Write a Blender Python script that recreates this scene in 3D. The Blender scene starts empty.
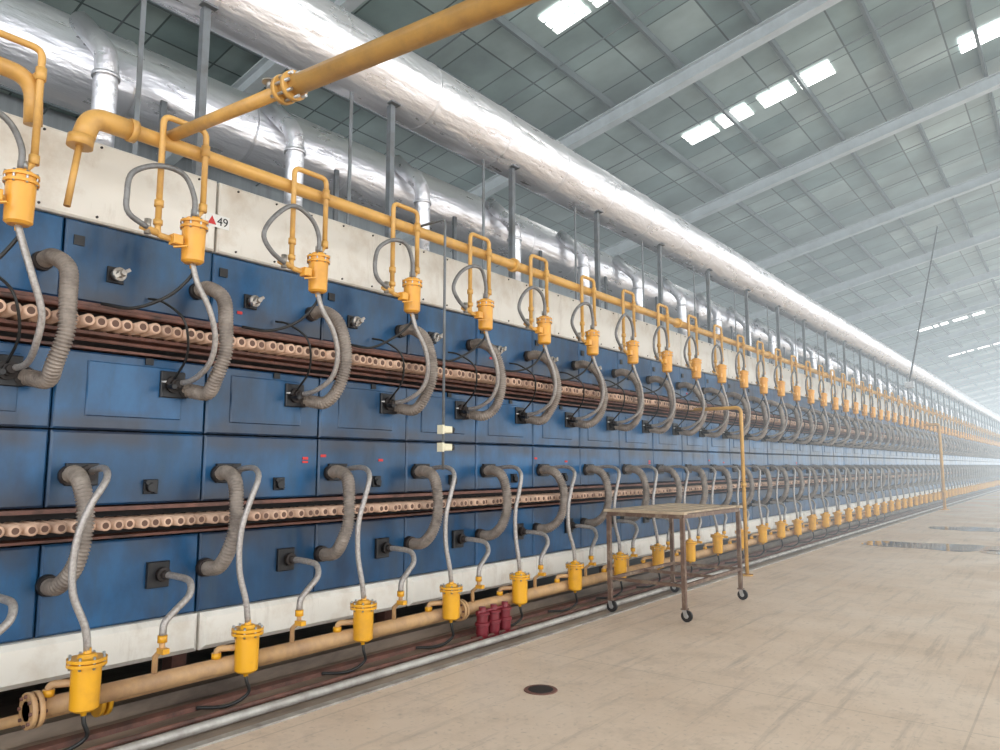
import bpy, math, random
from mathutils import Vector, Matrix
random.seed(7)
sc = bpy.context.scene
sc.view_settings.view_transform = 'Standard'
sc.view_settings.look = 'None'
sc.view_settings.exposure = 0.0

# ------------------------------------------------------------------ materials
def nodes(name):
    m = bpy.data.materials.new(name); m.use_nodes = True
    nt = m.node_tree; b = nt.nodes['Principled BSDF']
    return m, nt, b
def N(nt, t, **kw):
    n = nt.nodes.new(t)
    for k, v in kw.items(): setattr(n, k, v)
    return n
def mat(name, col, rough=.5, metal=0., col2=None, scale=4., lo=.4, hi=.7, bump=0., bscale=40., stretch=(1,1,1), island=0., detail=6, spec=None, soot=None, streak=None):
    m, nt, b = nodes(name); L = nt.links
    b.inputs['Roughness'].default_value = rough
    b.inputs['Metallic'].default_value = metal
    if spec is not None: b.inputs['Specular IOR Level'].default_value = spec
    b.inputs['Base Color'].default_value = (*col, 1)
    tc = N(nt, 'ShaderNodeTexCoord'); mp = N(nt, 'ShaderNodeMapping')
    mp.inputs['Scale'].default_value = stretch
    L.new(tc.outputs['Object'], mp.inputs['Vector'])
    out = None
    if col2 is not None:
        no = N(nt, 'ShaderNodeTexNoise'); no.inputs['Scale'].default_value = scale; no.inputs['Detail'].default_value = detail
        no.inputs['Roughness'].default_value = .65
        L.new(mp.outputs[0], no.inputs['Vector'])
        mr = N(nt, 'ShaderNodeMapRange'); mr.inputs['From Min'].default_value = lo; mr.inputs['From Max'].default_value = hi
        L.new(no.outputs['Fac'], mr.inputs['Value'])
        mx = N(nt, 'ShaderNodeMix', data_type='RGBA')
        mx.inputs[6].default_value = (*col, 1); mx.inputs[7].default_value = (*col2, 1)
        L.new(mr.outputs[0], mx.inputs[0]); out = mx.outputs[2]
    if island > 0:
        g = N(nt, 'ShaderNodeNewGeometry')
        mr2 = N(nt, 'ShaderNodeMapRange'); mr2.inputs['To Min'].default_value = 1-island; mr2.inputs['To Max'].default_value = 1+island
        L.new(g.outputs['Random Per Island'], mr2.inputs['Value'])
        hs = N(nt, 'ShaderNodeHueSaturation')
        if out: L.new(out, hs.inputs['Color'])
        else: hs.inputs['Color'].default_value = (*col, 1)
        L.new(mr2.outputs[0], hs.inputs['Value']); out = hs.outputs[0]
    if streak:  # (colour, stretch, lo, hi, amount) run-down dirt / dust streaks
        c,st,l0,h0,k=streak
        mp3=N(nt,'ShaderNodeMapping'); mp3.inputs['Scale'].default_value=st; L.new(tc.outputs['Object'],mp3.inputs['Vector'])
        ns=N(nt,'ShaderNodeTexNoise'); ns.inputs['Scale'].default_value=1; ns.inputs['Detail'].default_value=8; ns.inputs['Roughness'].default_value=.7
        L.new(mp3.outputs[0],ns.inputs['Vector'])
        q=N(nt,'ShaderNodeMapRange'); q.inputs['From Min'].default_value=l0; q.inputs['From Max'].default_value=h0; q.inputs['To Max'].default_value=k
        L.new(ns.outputs['Fac'],q.inputs['Value'])
        mx=N(nt,'ShaderNodeMix',data_type='RGBA'); L.new(q.outputs[0],mx.inputs[0]); L.new(out,mx.inputs[6]); mx.inputs[7].default_value=(*c,1); out=mx.outputs[2]
        q2=N(nt,'ShaderNodeMapRange'); q2.inputs['From Min'].default_value=l0; q2.inputs['From Max'].default_value=h0
        q2.inputs['To Min'].default_value=rough; q2.inputs['To Max'].default_value=min(1,rough+.3)
        L.new(ns.outputs['Fac'],q2.inputs['Value']); L.new(q2.outputs[0],b.inputs['Roughness'])
    if soot:   # list of (z centre, half-width): dirt deposit bands at the hot roller slots
        sx = N(nt,'ShaderNodeSeparateXYZ'); L.new(tc.outputs['Object'], sx.inputs[0])
        ns = N(nt,'ShaderNodeTexNoise'); ns.inputs['Scale'].default_value=2.2; ns.inputs['Detail'].default_value=7
        L.new(tc.outputs['Object'], ns.inputs['Vector'])
        tot=None
        for zc,hw in soot:
            s1=N(nt,'ShaderNodeMath',operation='SUBTRACT'); L.new(sx.outputs['Z'],s1.inputs[0]); s1.inputs[1].default_value=zc
            s2=N(nt,'ShaderNodeMath',operation='ABSOLUTE'); L.new(s1.outputs[0],s2.inputs[0])
            s3=N(nt,'ShaderNodeMapRange'); s3.inputs['From Min'].default_value=hw; s3.inputs['From Max'].default_value=hw*.45
            L.new(s2.outputs[0],s3.inputs['Value'])
            if tot is None: tot=s3.outputs[0]
            else:
                a=N(nt,'ShaderNodeMath',operation='MAXIMUM'); L.new(tot,a.inputs[0]); L.new(s3.outputs[0],a.inputs[1]); tot=a.outputs[0]
        mr3=N(nt,'ShaderNodeMapRange'); mr3.inputs['From Min'].default_value=.36; mr3.inputs['From Max'].default_value=.60
        L.new(ns.outputs['Fac'],mr3.inputs['Value'])
        mu=N(nt,'ShaderNodeMath',operation='MULTIPLY'); L.new(tot,mu.inputs[0]); L.new(mr3.outputs[0],mu.inputs[1])
        mu2=N(nt,'ShaderNodeMath',operation='MULTIPLY'); L.new(mu.outputs[0],mu2.inputs[0]); mu2.inputs[1].default_value=.8
        mx=N(nt,'ShaderNodeMix',data_type='RGBA'); L.new(mu2.outputs[0],mx.inputs[0]); L.new(out,mx.inputs[6]); mx.inputs[7].default_value=(.035,.035,.045,1); out=mx.outputs[2]
    if out: L.new(out, b.inputs['Base Color'])
    if bump > 0:
        n2 = N(nt, 'ShaderNodeTexNoise'); n2.inputs['Scale'].default_value = bscale; n2.inputs['Detail'].default_value = 4
        L.new(mp.outputs[0], n2.inputs['Vector'])
        bp = N(nt, 'ShaderNodeBump'); bp.inputs['Strength'].default_value = bump; bp.inputs['Distance'].default_value = .02
        L.new(n2.outputs['Fac'], bp.inputs['Height']); L.new(bp.outputs[0], b.inputs['Normal'])
    return m
def emis(name, col, s):
    m, nt, b = nodes(name)
    b.inputs['Base Color'].default_value = (.8,.8,.8,1)
    b.inputs['Emission Color'].default_value = (*col, 1); b.inputs['Emission Strength'].default_value = s
    return m

M_blue  = mat('blue_enamel', (.015,.098,.235), .28, 0, (.008,.032,.080), 2.2, .38, .72, bump=.25, bscale=4, stretch=(1,1,.6), island=.25,
              soot=[(2.40,.30),(1.16,.28),(1.70,.14)], streak=((.045,.075,.105),(1,9,1.2),.50,.78,.6))
M_white = mat('cream_painted_steel', (.78,.75,.69), .45, 0, (.48,.38,.28), 2.2, .50, .85, island=.06, streak=((.30,.22,.16),(1,7,1.5),.56,.85,.6))
M_dark  = mat('sooty_black_steel', (.014,.012,.012), .6, 0, (.04,.026,.022), 3)
M_black = mat('black_plastic', (.012,.012,.014), .4)
M_rust  = mat('red_oxide_steel', (.20,.09,.068), .6, 0, (.06,.035,.03), 6, .40, .72)
M_ceram = mat('ceramic_roller', (.66,.45,.33), .6, 0, (.34,.20,.14), 5, .40, .72, island=.25)
M_cin   = mat('roller_bore', (.14,.08,.06), .9)
M_yel   = mat('yellow_gas_paint', (.68,.385,.105), .40, 0, (.42,.23,.08), 5, .46, .8)
M_ycup  = mat('yellow_enamel', (.78,.385,.018), .30, 0, (.50,.23,.03), 4, .48, .85)
M_ycup2 = mat('orange_yellow_enamel', (.80,.385,.05), .32, 0, (.52,.24,.05), 4, .48, .85)
M_ypale = mat('dusty_yellow_paint', (.62,.38,.18), .5, 0, (.36,.22,.13), 5, .4, .75)
M_steel = mat('galvanised_steel', (.55,.56,.57), .35, .8, (.38,.38,.38), 8)
M_knob  = mat('cast_aluminium', (.50,.47,.43), .42, .7, (.25,.23,.21), 20)
M_corr  = mat('corrugated_fabric_hose', (.34,.29,.25), .6, .15, (.14,.115,.10), 9, .38, .72)
M_braid = mat('braided_steel_hose', (.44,.41,.39), .42, .4, (.26,.235,.22), 60)
M_loop  = mat('grey_rubber_hose', (.22,.22,.22), .42, .2, (.14,.135,.135), 20)
M_duct, nt, b = nodes('aluminium_cladding')
def duct_mat():
    L = nt.links
    b.inputs['Metallic'].default_value = .72; b.inputs['Roughness'].default_value = .33
    b.inputs['Base Color'].default_value = (.82,.82,.86,1)
    tc = N(nt,'ShaderNodeTexCoord'); mp = N(nt,'ShaderNodeMapping'); mp.inputs['Scale'].default_value=(3,.8,3)
    L.new(tc.outputs['Object'], mp.inputs['Vector'])
    no = N(nt,'ShaderNodeTexNoise'); no.inputs['Scale'].default_value=2.5; no.inputs['Detail'].default_value=5
    L.new(mp.outputs[0], no.inputs['Vector'])
    bp = N(nt,'ShaderNodeBump'); bp.inputs['Strength'].default_value=.8; bp.inputs['Distance'].default_value=.03
    L.new(no.outputs['Fac'], bp.inputs['Height']); L.new(bp.outputs[0], b.inputs['Normal'])
    mr = N(nt,'ShaderNodeMapRange'); mr.inputs['To Min'].default_value=.18; mr.inputs['To Max'].default_value=.42
    L.new(no.outputs['Fac'], mr.inputs['Value']); L.new(mr.outputs[0], b.inputs['Roughness'])
duct_mat()
M_post  = mat('grey_painted_steel', (.18,.20,.22), .5, .2, (.12,.12,.12), 5)
M_raft  = mat('rafter_paint', (.50,.55,.58), .5, 0, (.40,.44,.46), 2)
M_purl  = mat('purlin_steel', (.15,.18,.19), .6, .2)
M_maroon= mat('maroon_paint', (.20,.02,.03), .4)
M_red   = mat('red_sticker', (.6,.03,.03), .5)
M_sign  = mat('white_sticker', (.8,.8,.78), .5)
M_tbl   = mat('worn_table_steel', (.16,.10,.075), .5, .2, (.34,.27,.20), 10, .48, .72)
M_tblt  = mat('table_top_boards', (.55,.43,.30), .6, 0, (.33,.25,.18), 6)
M_cable = mat('black_cable', (.015,.015,.015), .45)
M_cam   = mat('cream_camera_housing', (.75,.70,.52), .45)
M_pit   = mat('oily_concrete', (.30,.23,.175), .45, 0, (.09,.065,.05), 3, .38, .68, stretch=(1,.3,1))
M_fpipe = mat('grey_floor_pipe', (.44,.42,.39), .45, .3, (.25,.22,.2), 7)
M_sky   = emis('translucent_roof_sheet', (1,.98,.93), 4)
M_skyfill  = emis('skylight_and_fill_emission', (1,.985,.96), 7)  # shared by one roof skylight and the added fill strips
M_wall  = mat('wall_cladding', (.26,.28,.29), .6, 0, (.18,.19,.2), 1, stretch=(1,4,.2))
M_col   = mat('column_paint', (.45,.48,.5), .5)
M_puddle= mat('wet_patch', (.34,.265,.20), .05, 0, (.10,.075,.055), 1.5, .46, .56)

# floor
def floor_mat():
    m, nt, b = nodes('concrete_floor'); L = nt.links
    tc = N(nt,'ShaderNodeTexCoord')
    n1 = N(nt,'ShaderNodeTexNoise'); n1.inputs['Scale'].default_value=.55; n1.inputs['Detail'].default_value=8; n1.inputs['Roughness'].default_value=.6
    L.new(tc.outputs['Object'], n1.inputs['Vector'])
    mp = N(nt,'ShaderNodeMapping'); mp.inputs['Scale'].default_value=(6,.4,1); mp.inputs['Rotation'].default_value=(0,0,.10)
    L.new(tc.outputs['Object'], mp.inputs['Vector'])
    n2 = N(nt,'ShaderNodeTexNoise'); n2.inputs['Scale'].default_value=1.6; n2.inputs['Detail'].default_value=9; n2.inputs['Roughness'].default_value=.72
    L.new(mp.outputs[0], n2.inputs['Vector'])
    n3 = N(nt,'ShaderNodeTexNoise'); n3.inputs['Scale'].default_value=26; n3.inputs['Detail'].default_value=5
    L.new(tc.outputs['Object'], n3.inputs['Vector'])
    n4 = N(nt,'ShaderNodeTexNoise'); n4.inputs['Scale'].default_value=3.2; n4.inputs['Detail'].default_value=9; n4.inputs['Roughness'].default_value=.75
    L.new(tc.outputs['Object'], n4.inputs['Vector'])
    def mixc(f, a, bb, lo, hi, k=1.):
        mr = N(nt,'ShaderNodeMapRange'); mr.inputs['From Min'].default_value=lo; mr.inputs['From Max'].default_value=hi; mr.inputs['To Max'].default_value=k
        L.new(f, mr.inputs['Value']); mx = N(nt,'ShaderNodeMix', data_type='RGBA')
        L.new(mr.outputs[0], mx.inputs[0])
        if isinstance(a, tuple): mx.inputs[6].default_value=(*a,1)
        else: L.new(a, mx.inputs[6])
        mx.inputs[7].default_value=(*bb,1)
        return mx.outputs[2]
    c = mixc(n1.outputs['Fac'], (.80,.65,.52), (.66,.51,.39), .35, .68)
    c = mixc(n2.outputs['Fac'], c, (.27,.225,.185), .52, .74, .6)
    c = mixc(n4.outputs['Fac'], c, (.44,.34,.26), .50, .72, .55)
    c = mixc(n3.outputs['Fac'], c, (.36,.29,.23), .58, .82, .8)
    br = N(nt,'ShaderNodeTexBrick'); br.offset=0
    br.inputs['Scale'].default_value=1; br.inputs['Brick Width'].default_value=3.1; br.inputs['Row Height'].default_value=4.6
    br.inputs['Mortar Size'].default_value=.008; br.inputs['Mortar Smooth'].default_value=.3
    mp2 = N(nt,'ShaderNodeMapping'); mp2.inputs['Location'].default_value=(.6,-.5,0)
    L.new(tc.outputs['Object'], mp2.inputs['Vector']); L.new(mp2.outputs[0], br.inputs['Vector'])
    mm = N(nt,'ShaderNodeMath', operation='MULTIPLY'); mm.inputs[1].default_value=.28
    L.new(br.outputs['Fac'], mm.inputs[0])
    mx = N(nt,'ShaderNodeMix', data_type='RGBA'); L.new(mm.outputs[0], mx.inputs[0]); L.new(c, mx.inputs[6]); mx.inputs[7].default_value=(.25,.19,.14,1)
    L.new(mx.outputs[2], b.inputs['Base Color'])
    mr = N(nt,'ShaderNodeMapRange'); mr.inputs['From Min'].default_value=.35; mr.inputs['From Max'].default_value=.65; mr.inputs['To Min'].default_value=.32; mr.inputs['To Max'].default_value=.58
    L.new(n1.outputs['Fac'], mr.inputs['Value']); L.new(mr.outputs[0], b.inputs['Roughness'])
    bp = N(nt,'ShaderNodeBump'); bp.inputs['Strength'].default_value=.15; bp.inputs['Distance'].default_value=.01
    L.new(n3.outputs['Fac'], bp.inputs['Height']); L.new(bp.outputs[0], b.inputs['Normal'])
    return m
M_floor = floor_mat()
def roof_mat():
    m, nt, b = nodes('roof_insulation_sheet'); L = nt.links
    tc = N(nt,'ShaderNodeTexCoord')
    br = N(nt,'ShaderNodeTexBrick'); br.offset=.0
    br.inputs['Scale'].default_value=1; br.inputs['Brick Width'].default_value=1.5; br.inputs['Row Height'].default_value=1.0
    br.inputs['Mortar Size'].default_value=.016; br.inputs['Bias'].default_value=0
    br.inputs['Color1'].default_value=(.19,.27,.27,1); br.inputs['Color2'].default_value=(.37,.45,.44,1); br.inputs['Mortar'].default_value=(.08,.11,.11,1)
    L.new(tc.outputs['Object'], br.inputs['Vector'])
    no = N(nt,'ShaderNodeTexNoise'); no.inputs['Scale'].default_value=.7; no.inputs['Detail'].default_value=6
    L.new(tc.outputs['Object'], no.inputs['Vector'])
    mr = N(nt,'ShaderNodeMapRange'); mr.inputs['From Min'].default_value=.3; mr.inputs['From Max'].default_value=.7; mr.inputs['To Min'].default_value=.65; mr.inputs['To Max'].default_value=1.25
    L.new(no.outputs['Fac'], mr.inputs['Value'])
    hs = N(nt,'ShaderNodeHueSaturation'); L.new(br.outputs['Color'], hs.inputs['Color']); L.new(mr.outputs[0], hs.inputs['Value'])
    L.new(hs.outputs[0], b.inputs['Base Color'])
    b.inputs['Roughness'].default_value=.38; b.inputs['Metallic'].default_value=.25
    return m
M_roof = roof_mat()
# distant haze imitated by a homogeneous glowing, absorbing volume; scatters no light
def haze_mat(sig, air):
    m = bpy.data.materials.new('airlight_glow'); m.use_nodes=True; nt=m.node_tree; nt.nodes.clear()
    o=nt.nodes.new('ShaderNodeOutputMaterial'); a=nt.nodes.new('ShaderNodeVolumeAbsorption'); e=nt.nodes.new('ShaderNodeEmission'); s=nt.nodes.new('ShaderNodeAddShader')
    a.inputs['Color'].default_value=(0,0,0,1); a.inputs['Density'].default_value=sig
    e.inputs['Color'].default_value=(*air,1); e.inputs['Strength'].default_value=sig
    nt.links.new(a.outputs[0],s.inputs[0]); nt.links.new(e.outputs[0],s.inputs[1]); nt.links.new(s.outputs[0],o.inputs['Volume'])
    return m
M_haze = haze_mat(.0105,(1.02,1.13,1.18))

# ------------------------------------------------------------------ mesh builder
class MB:
    def __init__(s): s.v=[]; s.f=[]; s.m=[]; s.s=[]; s.mats=[]
    def mi(s, m):
        if m not in s.mats: s.mats.append(m)
        return s.mats.index(m)
    def add(s, vs, fs, m, smooth=False):
        o=len(s.v); k=s.mi(m); s.v.extend([tuple(p) for p in vs])
        for f in fs: s.f.append(tuple(i+o for i in f)); s.m.append(k); s.s.append(smooth)
    def box(s, x0,x1,y0,y1,z0,z1, m, bev=0.):
        if x0>x1: x0,x1=x1,x0
        if y0>y1: y0,y1=y1,y0
        if z0>z1: z0,z1=z1,z0
        if bev<=0:
            vs=[(x,y,z) for x in (x0,x1) for y in (y0,y1) for z in (z0,z1)]
            fs=[(0,1,3,2),(4,6,7,5),(0,4,5,1),(2,3,7,6),(0,2,6,4),(1,5,7,3)]
            s.add(vs,fs,m)
        else:
            b=bev
            vs=[(x0,y0,z0),(x0,y1,z0),(x0,y1,z1),(x0,y0,z1),(x1-b,y0,z0),(x1-b,y1,z0),(x1-b,y1,z1),(x1-b,y0,z1),
                (x1,y0+b,z0+b),(x1,y1-b,z0+b),(x1,y1-b,z1-b),(x1,y0+b,z1-b)]
            fs=[(0,3,2,1),(0,1,5,4),(1,2,6,5),(2,3,7,6),(3,0,4,7),(4,5,9,8),(5,6,10,9),(6,7,11,10),(7,4,8,11),(8,9,10,11)]
            s.add(vs,fs,m)
    def beam(s, p0, p1, w, h, m, up=(0,0,1)):
        p0=Vector(p0); p1=Vector(p1); d=(p1-p0).normalized(); u=Vector(up)
        if abs(d.dot(u))>.95: u=Vector((1,0,0))
        r=d.cross(u).normalized(); u=r.cross(d)
        vs=[]
        for p in (p0,p1):
            for a,c in ((-1,-1),(1,-1),(1,1),(-1,1)): vs.append(p+r*a*w/2+u*c*h/2)
        s.add(vs,[(0,1,2,3),(7,6,5,4),(0,4,5,1),(1,5,6,2),(2,6,7,3),(3,7,4,0)],m)
    def rings(s, pts, rad, n, m, caps=True, smooth=True):
        pts=[Vector(p) for p in pts]; k=len(pts)
        if not hasattr(rad,'__len__'): rad=[rad]*k
        T=[]
        for i in range(k):
            a=pts[max(0,i-1)]; c=pts[min(k-1,i+1)]; d=c-a
            T.append(d.normalized() if d.length>1e-9 else (T[-1] if T else Vector((0,0,1))))
        u=Vector((0,0,1)) if abs(T[0].z)<.9 else Vector((1,0,0))
        u=(u-T[0]*u.dot(T[0])).normalized(); vs=[]
        for i in range(k):
            u=(u-T[i]*u.dot(T[i]))
            u=u.normalized() if u.length>1e-6 else T[i].orthogonal().normalized()
            w=T[i].cross(u)
            for j in range(n):
                a=2*math.pi*j/n; vs.append(pts[i]+(u*math.cos(a)+w*math.sin(a))*rad[i])
        fs=[]
        for i in range(k-1):
            for j in range(n):
                j2=(j+1)%n; fs.append((i*n+j,i*n+j2,(i+1)*n+j2,(i+1)*n+j))
        s.add(vs,fs,m,smooth)
        if caps:
            o=len(s.v)-len(vs); q=s.mi(m)
            s.f.append(tuple(o+j for j in reversed(range(n)))); s.m.append(q); s.s.append(False)
            s.f.append(tuple(o+(k-1)*n+j for j in range(n))); s.m.append(q); s.s.append(False)
    def cyl(s,p0,p1,r,n,m,r1=None,caps=True): s.rings([p0,p1],[r,r if r1 is None else r1],n,m,caps)
    def lathe(s,p,axis,prof,n,m):
        p=Vector(p); a=Vector(axis).normalized(); u=a.orthogonal().normalized(); w=a.cross(u); vs=[]; fs=[]
        k=0
        for i in range(len(prof)-1):
            for t,r in (prof[i],prof[i+1]):
                for j in range(n):
                    an=2*math.pi*j/n; vs.append(p+a*t+(u*math.cos(an)+w*math.sin(an))*r)
            for j in range(n):
                j2=(j+1)%n; fs.append((k+j,k+j2,k+n+j2,k+n+j))
            k+=2*n
        s.add(vs,fs,m,True)
        o=len(s.v)-len(vs); q=s.mi(m)
        s.f.append(tuple(o+j for j in reversed(range(n)))); s.m.append(q); s.s.append(False)
        s.f.append(tuple(o+k-n+j for j in range(n))); s.m.append(q); s.s.append(False)
    def build(s,name,parent=None):
        me=bpy.data.meshes.new(name); me.from_pydata(s.v,[],s.f)
        for m in s.mats: me.materials.append(m)
        me.polygons.foreach_set('material_index',s.m); me.polygons.foreach_set('use_smooth',s.s)
        me.update(); ob=bpy.data.objects.new(name,me); sc.collection.objects.link(ob)
        if parent: ob.parent=parent
        return ob
def spline(P, n):
    P=[Vector(p) for p in P]; Q=[P[0]*2-P[1]]+P+[P[-1]*2-P[-2]]; o=[]
    for i in range(1,len(Q)-2):
        a,b_,c,d=Q[i-1:i+3]
        for j in range(12):
            t=j/12; o.append(.5*((2*b_)+(c-a)*t+(2*a-5*b_+4*c-d)*t*t+(3*b_-a-3*c+d)*t**3))
    o.append(P[-1])
    L=[0]
    for i in range(1,len(o)): L.append(L[-1]+(o[i]-o[i-1]).length)
    out=[]; k=0
    for i in range(n):
        t=L[-1]*i/(n-1)
        while k<len(L)-2 and L[k+1]<t: k+=1
        q=(t-L[k])/max(1e-9,L[k+1]-L[k]); out.append(o[k].lerp(o[k+1],min(1,q)))
    return out, L[-1]
def bend(P, r=.05, n=5):
    P=[Vector(p) for p in P]; out=[P[0]]
    for i in range(1,len(P)-1):
        a=(P[i-1]-P[i]); c=(P[i+1]-P[i]); q=min(r,a.length*.49,c.length*.49)
        A=P[i]+a.normalized()*q; C=P[i]+c.normalized()*q
        for j in range(n+1):
            t=j/n; out.append(A*(1-t)**2+P[i]*2*t*(1-t)+C*t*t)
    out.append(P[-1]); return out
def empty(name):
    e=bpy.data.objects.new(name,None); sc.collection.objects.link(e); return e

P=.95; KY0=-2.99; NM=104; FX=-4.62
KY1=KY0+P*NM
def lod(y): return 0 if y<9 else (1 if y<22 else 2)

# ------------------------------------------------------------------ roller kiln
kiln=empty('roller_kiln')
b=MB()
b.box(-7.3,FX-.16,KY0,KY1,.34,3.40,M_dark)
b.box(-7.3,FX-.05,KY0,KY1,3.40,3.44,M_post)
for i in range(0,NM+1,2):
    y=KY0+i*P
    b.box(FX-.3,FX-.18,y-.05,y+.05,0,.35,M_rust)
    b.box(-7.2,-7.08,y-.05,y+.05,0,.35,M_rust)
for z0 in (2.45,): b.box(FX-.16,FX+.03,KY0,KY1,z0-.014,z0+.014,M_rust)
for z0 in (1.240,): b.box(FX-.16,FX+.03,KY0,KY1,z0-.012,z0+.012,M_rust)
b.box(FX-.16,FX+.02,KY0,KY1,2.185,2.20,M_rust); b.box(FX-.16,FX+.02,KY0,KY1,1.065,1.08,M_rust)
b.box(FX-.05,FX+.10,KY0,KY1,2.262,2.280,M_rust)
b.cyl((FX+.10,KY0,2.415),(FX+.10,KY1,2.415),.015,8,M_rust)
b.cyl((FX+.06,KY0,2.235),(FX+.06,KY1,2.235),.012,8,M_rust)
b.build('kiln_body_frame',kiln)
b=MB(); t=MB()
for i in range(NM):
    y0=KY0+i*P; y1=y0+P; g=.006
    for z0,z1 in ((2.47,2.955),(1.71,2.175),(1.262,1.70),(.55,1.052)):
        b.box(FX-.12,FX+random.uniform(-.004,.004),y0+g,y1-g,z0,z1,M_blue,.012)
    b.box(FX-.01,FX+.008,y0+.18,y1-.18,1.79,2.12,M_blue,.006)
    if i<40:
        yk=y0+.30
        t.box(FX,FX+.02,yk-.05,yk+.05,2.61,2.71,M_black,.004)
        t.lathe((FX+.02,yk,2.66),(1,0,0),[(0,.034),(.03,.034),(.035,.042),(.05,.042),(.055,.026),(.085,.024),(.09,.018),(.11,.016)],14 if i<14 else 8,M_knob)
        t.beam((FX+.10,yk-.045,2.66-.03),(FX+.10,yk+.045,2.69),.015,.02,M_knob)
        t.box(FX,FX+.012,y0+.05,y0+.11,2.80,2.86,M_black)
        t.box(FX,FX+.02,y0+.55,y0+.64,1.32,1.41,M_black,.004)
        t.lathe((FX+.02,y0+.59,1.36),(1,0,0),[(0,.03),(.03,.028)],10,M_black)
        t.beam((FX+.035,y0+.55,1.40),(FX+.03,y0+.62,1.33),.02,.02,M_black)
        t.box(FX,FX+.012,y0+.52,y0+.57,2.13,2.17,M_black)
        t.cyl((FX+.02,y0+.62,2.03),(FX+.045,y0+.70,2.03),.010,6,M_steel)
        if i in (6,12,19): 
            t.box(FX+.001,FX+.006,y0+.80,y0+.85,1.54,1.56,M_red); t.box(FX+.001,FX+.006,y0+.80,y0+.85,1.515,1.53,M_red)
        if i in (7,10,15):
            t.box(FX+.001,FX+.006,y0+.02,y0+.07,1.56,1.58,M_red); t.box(FX+.001,FX+.006,y0+.62,y0+.67,1.53,1.55,M_red)
        if i in (6,9,14):
            t.box(FX+.001,FX+.006,y0+.10,y0+.16,.78,.81,M_red); t.box(FX+.001,FX+.006,y0+.20,y0+.24,2.56,2.58,M_red)
b.build('blue_side_panels',kiln); t.build('peep_hole_plugs',kiln)
b=MB()
for i in range(0,NM,2):
    y0=KY0+i*P; y1=y0+2*P
    b.box(FX-.14,FX+.03,y0+.01,y1-.01,2.96,3.46,M_white,.012)
    for k in range(6):
        for z in (2.99,3.43):
            if i<20: b.cyl((FX+.03,y0+.15+k*.32,z),(FX+.038,y0+.15+k*.32,z),.008,6,M_dark)
    b.box(FX-.14,FX+.06,y0+.01,y1-.01,.31,.545,M_white,.03)
b.build('cream_fascia_beams',kiln)

# ------------------------------------------------------------------ rollers
b=MB()
def roller(y,z,n,x1,r=.030):
    x0=FX-.14
    vs=[]
    for (x,rr) in ((x0,r),(x1,r),(x1,r*.60)):
        for j in range(n):
            a=2*math.pi*j/n; vs.append((x,y+rr*math.cos(a),z+rr*math.sin(a)))
    fs=[]
    for i in (0,1):
        for j in range(n):
            j2=(j+1)%n; fs.append((i*n+j,i*n+j2,(i+1)*n+j2,(i+1)*n+j))
    b.add(vs,fs,M_ceram,True)
    q=b.mi(M_cin); o=len(b.v)-n
    b.f.append(tuple(range(o,o+n))); b.m.append(q); b.s.append(False)
y=KY0+.04
while y<KY1-.05:
    n=14 if y<6 else (8 if y<16 else 5)
    roller(y,2.325,n,FX+.22+random.uniform(-.025,.018),.035)
    roller(y+.02,1.155,n,FX+.19+random.uniform(-.025,.018),.031)
    if y<16: 
        b.box(FX-.05,FX+.07,y-.012,y+.012,2.28,2.30,M_rust)
    y+=.076 if y<30 else .09
b.build('ceramic_kiln_rollers')

# ------------------------------------------------------------------ upper gas line + burners
BX=-4.2
pipes=MB(); cups=MB(); corr=MB(); braid=MB(); cable=MB(); ports=MB(); valves=MB()
MX=-4.27; MZ=3.457; MR=.045
pipes.rings(bend([(MX,KY1,MZ),(MX,1.72,MZ),(MX,1.68,3.27)],.12,8),MR,18,M_yel)
pipes.rings(bend([(MX,1.95,MZ),(MX,1.72,MZ),(MX,1.68,3.30)],.13,8),.060,18,M_yel)
pipes.cyl((MX,1.675,3.32),(MX,1.67,3.26),.068,18,M_yel)
pipes.cyl((MX,1.67,3.28),(MX+.02,1.62,2.90),.018,10,M_yel)
pipes.rings(bend([(MX,KY0,MZ+.10),(MX,1.42,MZ+.10),(MX-.02,1.44,MZ-.15)],.12,7),MR,16,M_yel)
for yy in [1.95]+[1.9+3.8*k for k in range(1,24)]:
    pipes.cyl((MX,yy-.02,MZ),(MX,yy+.02,MZ),.068,16,M_yel)
def cup(x,y,z,n,up=True):
    if up:
        cups.lathe((x,y,z),(0,0,1),[(-.18,.014),(-.15,.016),(-.148,.05),(-.135,.066),(.065,.070),(.067,.082),(.082,.082),(.083,.071),(.100,.071),(.101,.082),(.116,.082),(.117,.06),(.135,.05),(.137,.02),(.17,.018)],n,M_ycup2)
        if n>12:
            for k in range(8):
                a=k*math.pi/4; cups.cyl((x+.076*math.cos(a),y+.076*math.sin(a),z+.06),(x+.076*math.cos(a),y+.076*math.sin(a),z+.125),.006,6,M_steel)
    else:
        cups.lathe((x,y,z),(0,0,1),[(-.17,.014),(-.145,.016),(-.143,.055),(-.13,.070),(.080,.073),(.082,.096),(.098,.096),(.099,.075),(.104,.075),(.105,.096),(.121,.096),(.122,.05),(.14,.04),(.142,.02),(.17,.018)],n,M_ycup)
        if n>12:
            for k in range(8):
                a=k*math.pi/4; cups.cyl((x+.085*math.cos(a),y+.085*math.sin(a),z+.07),(x+.085*math.cos(a),y+.085*math.sin(a),z+.135),.007,6,M_steel)
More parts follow.
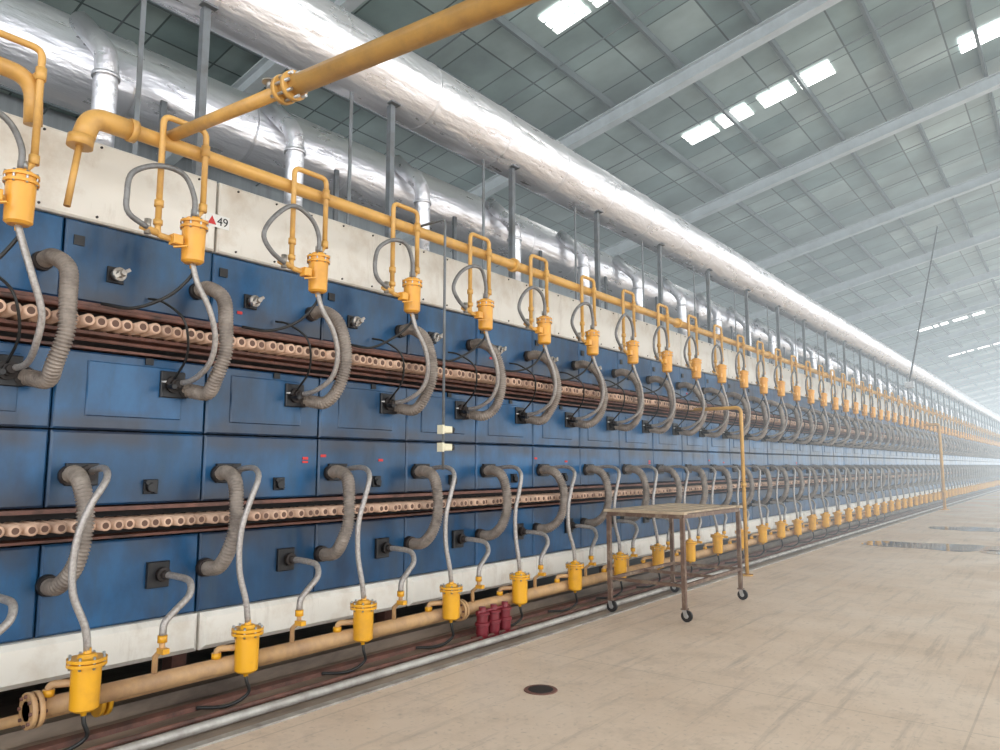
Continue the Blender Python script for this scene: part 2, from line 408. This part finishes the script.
def corrugated(pts, r, l):
    if l==0:
        _,L=spline(pts,8); k=int(L/.0065); Q,_=spline(pts,k)
        R=[r*(1.0 if i%3==1 else (.93 if i%3==0 else .70)) for i in range(k)]; n=14
    elif l==1:
        _,L=spline(pts,8); k=int(L/.016); Q,_=spline(pts,k); R=[r*(1.0 if i%2 else .78) for i in range(k)]; n=8
    else: Q,_=spline(pts,12); R=[r*(1 if i%2 else .85) for i in range(12)]; n=6
    corr.rings(Q,R,n,M_corr)
def hose(mb,pts,r,l,m):
    Q,_=spline(pts,(40,16,9)[l]); mb.rings(Q,r,(10,7,5)[l],m)
for n in range(-4,101):
    y=1.378+P*n
    if y<KY0+.4: continue
    l=lod(y); J=lambda a: random.uniform(-a,a)
    seg=(24,12,8)[l]; ps=(10,8,5)[l]
    cz=2.873+J(.015)
    cup(BX,y,cz,seg)
    mz=MZ if y>1.6 else MZ+.10
    ux=BX; top=mz+.13+J(.015)
    yr=y+.05; yl=y-.22+J(.015)
    pipes.rings(bend([(ux,yr,cz+.20),(ux,yr,top),(ux,yl,top),(ux,yl,2.90)],.05,(6,3,2)[l]),.0185,ps,M_yel)
    pipes.cyl((MX,yr,mz),(ux,yr,mz),.026,ps,M_yel)
    pipes.cyl((ux,yr,mz-.035),(ux,yr,mz+.035),.027,ps,M_yel)
    pipes.cyl((ux,yr,cz+.19),(ux,yr,cz+.24),.026,ps,M_yel); pipes.cyl((ux,yr,cz+.20),(ux,y,cz+.13),.016,ps,M_yel)
    pipes.cyl((ux,yl,3.02),(ux,yl,3.06),.027,ps,M_yel); pipes.cyl((ux,yl,2.91),(ux,yl,2.94),.027,ps,M_yel)
    pipes.rings(bend([(ux,yl,2.92),(ux,yl,2.85),(BX,y-.06,2.84)],.03,3),.018,ps,M_yel)
    if l<2:
        valves.box(BX-.01,BX+.05,y-.15,y-.09,2.81,2.87,M_ycup2,.005)
        valves.cyl((ux,yl-.10,2.88),(ux,yl,2.86),.022,8,M_yel)
        valves.cyl((ux,yl-.06,2.93),(ux,yl-.06,2.84),.02,8,M_knob)
        valves.beam((ux+.03,y-.14,2.79),(ux+.08,y-.08,2.80),.02,.008,M_ycup2)
        valves.cyl((BX,y,cz+.15),(BX,y,cz+.19),.026,8,M_steel)
    hose(braid,[(BX+.01,y-.01,cz+.14),(BX+.02,y-.02,cz+.26),(BX+.03,y-.10,cz+.38+J(.02)),(BX+.04,y-.26,cz+.40+J(.02)),(BX+.04,y-.41,cz+.29),(BX+.04,y-.46+J(.03),cz+.15),(BX+.04,y-.42,cz+.05),(BX+.02,y-.30,cz+.0)],.0165,l,M_loop)
    yb=y+.14; a=J(.03); c2=J(.03)
    hose(braid,[(BX,y,cz-.15),(BX+.02,y+.03,2.60),(BX+.04,y+.10+a,2.45),(BX+.02,y+.16+a,2.28),(BX-.05,y+.17+a,2.13),(BX-.2,y+.16,2.04),(FX+.06,yb,2.02)],.018,l,M_braid)
    ports.box(FX,FX+.03,yb-.09,yb+.07,1.93,2.10,M_black,.005)
    if l<2:
        ports.lathe((FX+.03,yb-.01,2.015),(1,0,0),[(0,.055),(.02,.055),(.022,.035),(.05,.035),(.052,.028),(.08,.024)],(14,8)[l],M_dark)
        ports.cyl((FX+.05,yb-.05,2.0),(FX+.16,yb-.07,1.99),.016,8,M_black)
    a=J(.04); c2=J(.03)
    corrugated([(FX+.02,y+.27,2.66),(FX+.14,y+.28,2.665),(FX+.27,y+.31,2.58),(FX+.33+c2,y+.33+a,2.40),(FX+.34+c2,y+.33+a,2.22),(FX+.28,y+.31+a,2.05),(FX+.19,y+.28,1.965),(FX+.08,y+.25,1.975),(FX+.01,y+.22,1.99)],.048,l)
    ports.lathe((FX,y+.27,2.66),(1,0,0),[(0,.058),(.04,.056)],(14,8,6)[l],M_dark)
    ports.lathe((FX,y+.22,1.99),(1,0,0),[(0,.058),(.04,.056)],(14,8,6)[l],M_dark)
    if l<2:
        hose(cable,[(BX-.02,y+.02,cz-.16),(BX-.02,y-.0,2.64),(BX-.08,y-.10,2.50+J(.03)),(BX-.2,y-.25,2.43),(BX-.36,y-.36,2.46)],.010,l,M_cable)
        hose(cable,[(FX+.06,yb-.02,2.05),(FX+.2,yb-.02,2.2),(FX+.25,yb-.08,2.4),(FX+.12,yb-.15,2.52),(FX+.02,yb-.2,2.55)],.008,l,M_cable)
# ------------------------------------------------------------------ lower gas line
LX=-4.30; LZ=.262
lowp=MB()
lowp.cyl((LX,1.62,LZ),(LX,KY1,LZ),.050,16,M_ypale)
lowp.cyl((LX,KY0,LZ+.03),(LX,1.40,LZ+.03),.050,16,M_ypale)
for yy in (1.62,1.655,1.38,4.93,4.965):
    zz=LZ if yy>1.5 else LZ+.03
    lowp.cyl((LX,yy,zz),(LX,yy+.025,zz),.090,18,M_ypale)
    for k in range(8):
        a=k*math.pi/4; lowp.cyl((LX+.072*math.cos(a),yy-.012,zz+.072*math.sin(a)),(LX+.072*math.cos(a),yy+.037,zz+.072*math.sin(a)),.009,6,M_rust)
for k in range(2,20): lowp.cyl((LX,5+k*3.8,LZ),(LX,5.05+k*3.8,LZ),.085,10,M_ypale)
lowp.cyl((LX-.20,KY0,.17),(LX-.20,KY1,.17),.030,10,M_ypale)
for yy in (2.05,2.09): lowp.cyl((LX-.20,yy,.17),(LX-.20,yy+.025,.17),.085,16,M_ycup)
for n in range(-5,100):
    y=1.84+P*n
    if y<KY0+.4: continue
    l=lod(y); J=lambda a: random.uniform(-a,a)
    seg=(24,12,8)[l]; ps=(10,8,5)[l]
    cz=.386+J(.012); cx=BX+.04
    cup(cx,y,cz,seg,False)
    lowp.rings(bend([(LX,y-.12,LZ),(LX,y-.12,LZ+.11),(cx,y,LZ+.12)],.03,3),.02,ps,M_ypale)
    if l<2:
        lowp.cyl((LX,y-.12,LZ+.05),(LX,y-.12,LZ+.085),.03,8,M_ycup)
        hose(cable,[(cx,y,cz-.16),(cx+.01,y,.18),(cx-.0,y+.02,.10),(cx-.06,y-.08,.04),(cx-.2,y-.2,.03)],.011,l,M_cable)
    yb=y+.13; a=J(.03)
    hose(braid,[(cx,y,cz+.15),(cx,y-.02,.66),(BX+.02,y-.06+a,.85),(BX+.02,y-.06+a,1.08),(BX+.03,y-.01+a,1.27),(BX+.02,y+.05,1.42),(BX-.10,y+.09,1.48),(BX-.3,y+.12,1.47),(FX+.05,yb,1.45)],.019,l,M_braid)
    ports.box(FX,FX+.03,yb-.12,yb+.06,1.38,1.51,M_black,.005)
    if l<2:
        ports.lathe((FX+.03,yb,1.45),(1,0,0),[(0,.05),(.02,.05),(.022,.032),(.05,.032)],(14,8)[l],M_dark)
    a=J(.04)
    corrugated([(FX+.02,y+.03,1.44),(FX+.12,y+.02,1.45),(FX+.25,y+.0,1.40),(FX+.31,y-.01+a,1.25),(FX+.32,y-.02+a,1.08),(FX+.28,y-.04+a,.94),(FX+.19,y-.05,.85),(FX+.08,y-.05,.83),(FX+.01,y-.04,.83)],.048,l)
    ports.lathe((FX,y+.03,1.44),(1,0,0),[(0,.058),(.04,.056)],(14,8,6)[l],M_dark)
    ports.lathe((FX,y-.04,.83),(1,0,0),[(0,.062),(.05,.058)],(14,8,6)[l],M_dark)
    yt=y+.61; yv=y+.44
    ports.box(FX,FX+.03,yt-.09,yt+.05,.74,.90,M_black,.005)
    if l<2: ports.lathe((FX+.03,yt,.82),(1,0,0),[(0,.045),(.03,.045),(.032,.028),(.07,.028)],(12,8)[l],M_dark)
    hose(braid,[(FX+.06,yt,.82),(FX+.18,yt+.01,.82),(FX+.30,yt+.03,.80),(FX+.36,yt+.0,.73),(FX+.38,yv+.08,.66),(BX-.03,yv+.01,.60),(BX-.03,yv,.53)],.021,l,M_braid)
    lowp.rings([(LX,yv,LZ),(LX,yv,.40),(BX-.03,yv,.45),(BX-.03,yv,.54)],.017,ps,M_ypale)
    if l<2:
        lowp.cyl((BX-.03,yv,.49),(BX-.03,yv,.53),.028,8,M_ycup); lowp.box(BX-.05,BX+.02,yv-.02,yv+.02,.43,.46,M_ycup)
gm=pipes.build('gas_supply_manifold'); lowp.build('lower_gas_manifold')
cups.build('gas_filter_canisters'); corr.build('corrugated_air_hoses'); braid.build('braided_gas_hoses')
cable.build('ignition_cables',kiln); ports.build('burner_ports',kiln); valves.build('gas_shutoff_valves',gm)

# cross-over supply pipe
b=MB()
f=lambda X:(X,2.18,3.50-.062*(X+4.2))
b.cyl(f(MX),f(-3.10),.036,16,M_yel); b.cyl(f(-3.10),f(18.8),.052,18,M_yel)
for X in (-3.13,-3.05): b.cyl(f(X),f(X+.03),.076,18,M_yel)
for k in range(8):
    a=k*math.pi/4; o=Vector((0,.063*math.cos(a),.063*math.sin(a)))
    b.cyl(Vector(f(-3.16))+o,Vector(f(-2.99))+o,.009,6,M_steel)
b.lathe(f(-3.24),(0,0,1),[(-.03,.02),(.07,.02),(.072,.045),(.08,.045)],12,M_knob)
for X in (3,8,13): b.cyl(f(X),(X,2.18,8.04+.22*(min(X,6-X)+7.9)),.008,6,M_steel)
b.build('crossover_gas_pipe')

b=MB()
for k in range(3):
    y=5.12+k*.16; b.lathe((LX+.12,y,.02),(0,0,1),[(0,.05),(.03,.05),(.035,.055),(.10,.055),(.105,.064),(.13,.064),(.135,.05),(.19,.05),(.195,.064),(.21,.064),(.215,.03),(.26,.03)],14,M_maroon)
b.box(LX+.06,LX+.18,5.04,5.52,.012,.03,M_maroon); b.cyl((LX+.12,5.05,.24),(LX+.12,5.5,.24),.015,8,M_maroon)
b.build('solenoid_valve_bank')
# ------------------------------------------------------------------ ducts
def duct(X,Z,R):
    b=MB(); b.cyl((X,KY0-3,Z),(X,KY1-2,Z),R,40,M_duct)
    y=KY0
    while y<KY1-3:
        b.rings([(X,y-.02,Z),(X,y-.012,Z),(X,y+.012,Z),(X,y+.02,Z)],[R,R+.008,R+.008,R],40,M_duct,False); y+=1.15
    return b.build('exhaust_duct')
d1=duct(-5.0,1.5+3.70,.335); d2=duct(-6.35,1.5+3.30,.36)
b=MB()
for k in range(-2,52):
    y=2.34+1.72*k
    if y>KY1-4: break
    n=16 if y<15 else 8
    b.rings(bend([(-5.6,y,3.42),(-5.6,y,4.60),(-5.98,y-.06,4.98)],.12,6),.085,n,M_duct)
    for z in (3.5,4.4): b.cyl((-5.6,y,z),(-5.6,y,z+.03),.10,n,M_duct)
b.build('branch_flue_pipes',d2)
b=MB()
for k in range(-3,48):
    y=4.62+1.9*k; dx=-4.88
    b.beam((dx,y,3.44),(dx,y,4.90),.055,.010,M_post); b.beam((dx-.024,y-.024,3.44),(dx-.024,y-.024,4.90),.010,.05,M_post)
    b.box(dx-.08,dx+.05,y-.06,y+.06,4.88,4.895,M_post)
    b.beam((dx-.10,y-.42,3.44),(dx-.10,y-.42,4.88),.035,.01,M_post)
b.build('duct_hanger_posts',d1)
b=MB()
for k in range(-3,48):
    y=4.9+1.9*k
    b.beam((-6.02,y,3.44),(-6.02,y,4.62),.05,.03,M_post)
b.build('duct_support_posts',d2)

# ------------------------------------------------------------------ floor, pit, pipes
b=MB(); b.add([(-14,-14,0),(20,-14,0),(20,125,0),(-14,125,0)],[(0,1,2,3)],M_floor); b.build('floor')
b=MB(); b.box(-7.4,-3.88,KY0,KY1,.0,.012,M_pit)
b.box(-5.1,-4.58,KY0,KY1,.0,.09,M_pit)
b.box(-4.44,-4.36,KY0,KY1,.0,.04,M_rust)
b.build('kiln_plinth')
b=MB()
b.cyl((-3.99,-3,.042),(-3.99,KY1,.042),.028,12,M_fpipe)
b.cyl((-4.16,-3,.03),(-4.16,KY1,.03),.016,8,M_rust)
b.box(-3.88,-3.82,-3,KY1,.0,.012,M_fpipe)
b.build('floor_service_pipes')
b=MB()
b.lathe((-2.97,4.26,.0),(0,0,1),[(0,.115),(.006,.11)],28,M_rust); b.lathe((-2.97,4.26,.006),(0,0,1),[(0,.085),(.001,.083)],28,M_dark)
b.build('floor_drain_cover')
def puddle(cx,cy,rx,ry,seed):
    rr=random.Random(seed); ph=[rr.uniform(0,6.28) for _ in range(6)]; vs=[]
    for i in range(72):
        a=2*math.pi*i/72; r=1+sum(.16/(k*.6+1)*math.sin((k+2)*a+ph[k]) for k in range(6))
        vs.append((cx+rx*r*math.cos(a),cy+ry*r*math.sin(a),.004))
    b=MB(); b.add(vs,[tuple(range(72))],M_puddle); b.build('water_puddle')
puddle(-2.25,16.0,1.1,.75,1); puddle(-1.0,15.6,.5,.4,2); puddle(-2.1,20.8,.75,.8,3)

# ------------------------------------------------------------------ table
b=MB(); x0,x1,y0,y1,h=-3.90,-3.09,6.85,8.34,1.04; zb=.012
for x in (x0,x1):
    for y in (y0,y1):
        b.box(x-.020,x+.020,y-.020,y+.020,.13,h-.05,M_tbl)
        b.box(x-.03,x+.03,y-.03,y+.03,.125,.135,M_tbl)
        for s in (-1,1): b.beam((x,y+s*.022,.13),(x+.02,y+s*.022,.06),.006,.04,M_steel)
        b.cyl((x+.02,y-.016,.055+zb),(x+.02,y+.016,.055+zb),.055,18,M_black); b.cyl((x+.02,y-.02,.055+zb),(x+.02,y+.02,.055+zb),.022,12,M_steel)
for x in (x0,x1):
    b.box(x-.018,x+.018,y0,y1,h-.06,h-.02,M_tbl); b.box(x-.015,x+.015,y0,y1,.33,.36,M_tbl)
for y in (y0,y1):
    b.box(x0,x1,y-.018,y+.018,h-.06,h-.02,M_tbl); b.box(x0,x1,y-.015,y+.015,.33,.36,M_tbl)
b.box(x0,x1,(y0+y1)/2-.015,(y0+y1)/2+.015,.33,.36,M_tbl)
b.box(x0-.04,x1+.04,y0-.04,y0+.03,h-.02,h+.006,M_tblt); b.box(x0-.04,x1+.04,y1-.03,y1+.04,h-.02,h+.006,M_tblt)
for k in range(5):
    xx=x0-.03+k*.175; b.box(xx,xx+.14,y0,y1,h-.016,h+.004,M_tblt)
b.build('steel_trolley_table')
b=MB()
b.rings(bend([(-3.70,10.25,0),(-3.70,10.25,2.30),(-4.55,10.25,2.30)],.08,6),.026,12,M_yel)
b.cyl((-3.70,10.25,0),(-3.70,10.25,.02),.08,14,M_yel); b.cyl((-3.70,10.25,1.2),(-3.70,10.25,1.26),.038,12,M_yel)
b.build('gas_stand_pipe')
b=MB(); b.rings(bend([(-3.70,29.1,0),(-3.70,29.1,2.87),(-4.5,29.1,2.87)],.08,6),.05,12,M_yel); b.cyl((-3.7,29.1,0),(-3.7,29.1,.03),.13,14,M_yel); b.build('gas_stand_pipe')
e=empty('security_camera_mast'); b=MB()
b.rings(bend([(-4.0,4.40,1.46),(-4.0,4.40,3.52),(-4.35,4.36,3.50)],.04,4),.011,8,M_post); b.build('mast_pole',e)
b=MB()
for z in (1.78,1.64):
    b.box(-4.03,-3.95,4.37,4.46,z-.028,z+.028,M_cam,.008); b.cyl((-3.99,4.46,z),(-3.99,4.50,z),.026,14,M_black); b.box(-4.02,-3.96,4.35,4.37,z-.036,z+.036,M_cam)
b.build('camera_housings',e)
e=empty('module_number_sign'); b=MB(); b.box(FX+.03,FX+.034,2.62,2.80,3.13,3.22,M_sign)
b.add([(FX+.036,2.635,3.145),(FX+.036,2.70,3.145),(FX+.036,2.667,3.205)],[(0,1,2)],M_red); b.build('sign_plate',e)
cu=bpy.data.curves.new('sign_digits','FONT'); cu.body='49'; cu.size=.085; cu.extrude=.001; cu.materials.append(M_black)
o=bpy.data.objects.new('sign_digits',cu); sc.collection.objects.link(o); o.parent=e; o.location=(FX+.036,2.705,3.147); o.rotation_euler=(math.pi/2,0,math.pi/2)
b=MB(); b.cyl((-3,19.4,3.42),(-3,26.3,8.95),.02,6,M_post); b.box(-3.09,-2.91,19.3,19.5,3.28,3.42,M_steel); b.build('suspended_junction_box')

# ------------------------------------------------------------------ building
RX=3.0
def rz(X): return 8.04+.22*((X if X<RX else 2*RX-X)+7.9)
XL,XR,YA,YB=-13.0,19.0,-13.0,113.0
b=MB(); T=.42
b.add([(XL,YA,rz(XL)+T),(RX,YA,rz(RX)+T),(RX,YB,rz(RX)+T),(XL,YB,rz(XL)+T)],[(0,1,2,3)],M_roof)
b.add([(RX,YA,rz(RX)+T),(XR,YA,rz(XR)+T),(XR,YB,rz(XR)+T),(RX,YB,rz(RX)+T)],[(0,1,2,3)],M_roof)
ceil=b.build('ceiling')
b=MB(); ry=[.5+6*k for k in range(-2,19)]
for y in ry:
    for (a,c) in ((XL,RX),(RX,XR)):
        p0=Vector((a,y,rz(a))); p1=Vector((c,y,rz(c)))
        b.beam(p0,p1,.20,.02,M_raft); b.beam(p0+Vector((0,0,.13)),p1+Vector((0,0,.13)),.02,.26,M_raft); b.beam(p0+Vector((0,0,.27)),p1+Vector((0,0,.27)),.20,.02,M_raft)
    b.box(XR-.3,XR,y-.12,y+.12,0,rz(XR),M_col); b.box(XL+.02,XL+.3,y-.12,y+.12,0,rz(XL),M_col)
b.build('roof_rafters')
b=MB(); X=XL+.3
while X<XR:
    z=rz(X)+.35; b.box(X-.03,X+.03,YA,YB,z-.07,z+.07,M_purl); X+=1.5*.976
b.build('roof_purlins')
b=MB()
for y in ry[:-1]:
    for q in (2,4):
        for (a,c) in ((XL,RX),(RX,XR)): b.cyl((a,y+q,rz(a)+.30),(c,y+q,rz(c)+.30),.014,5,M_purl)
b.build('roof_tie_rods')
b=MB()
for y in [9.6,15.15,45.5,57.5,69.5]:
    for X in (-6.45,-5.68,-4.78,-4.00):
        for q in range(3):
            ya=y-.30+q*.21; yb2=ya+.16
            z=rz(X)+T-.03; z2=rz(X+.66)+T-.03
            b.add([(X,ya,z),(X+.66,ya,z2),(X+.66,yb2,z2),(X,yb2,z)],[(3,2,1,0)],M_sky)
b.build('window_1')
b=MB()
for y in [-9.5+6*k for k in range(0,20)]:
    for X0,X1 in ((5,15),):
        z=rz(X0)+T-.03; z2=rz(X1)+T-.03
        b.add([(X0,y-.9,z),(X1,y-.9,z2),(X1,y+.9,z2),(X0,y+.9,z)],[(3,2,1,0)],M_skyfill)  # glowing strips added on the unseen slope to light the kiln face
for y in (16.8,):
    z=rz(-1.3)+T-.03; z2=rz(.3)+T-.03
    b.add([(-1.3,y-.3,z),(.3,y-.3,z2),(.3,y+.3,z2),(-1.3,y+.3,z)],[(3,2,1,0)],M_skyfill)
b.build('skylight_and_fill_strips')
b=MB(); b.box(XL-.1,XL,YA,YB,0,rz(XL)+T,M_wall); b.build('wall_left')
b=MB()
b.add([(XL,YB,5),(XR,YB,5),(XR,YB,rz(XR)+T),(RX,YB,rz(RX)+T),(XL,YB,rz(XL)+T)],[(0,1,2,3,4)],M_wall); b.build('wall_back')
b=MB(); b.box(XR,XR+.1,YA,YB,0,1.1,M_wall); b.build('wall_right')
b=MB(); b.box(XL+.05,XR-.4,7.0,YB-.3,.02,10.9,M_haze); b.build('haze_glow')  # added air glow, whitens the hall with distance

# ------------------------------------------------------------------ world + camera
w=bpy.data.worlds.new('sky'); sc.world=w; w.use_nodes=True
bg=w.node_tree.nodes['Background']; bg.inputs[0].default_value=(.95,.98,1,1); bg.inputs[1].default_value=3.6
cam=bpy.data.cameras.new('camera'); co=bpy.data.objects.new('camera',cam); sc.collection.objects.link(co)
cam.sensor_width=36; cam.lens=740/1000*36; cam.clip_end=400; cam.clip_start=.05
ph=math.radians(37.9); th=math.radians(6.93)
co.location=(0,0,1.5); co.rotation_euler=(math.radians(90)+th,0,ph)
sc.camera=co
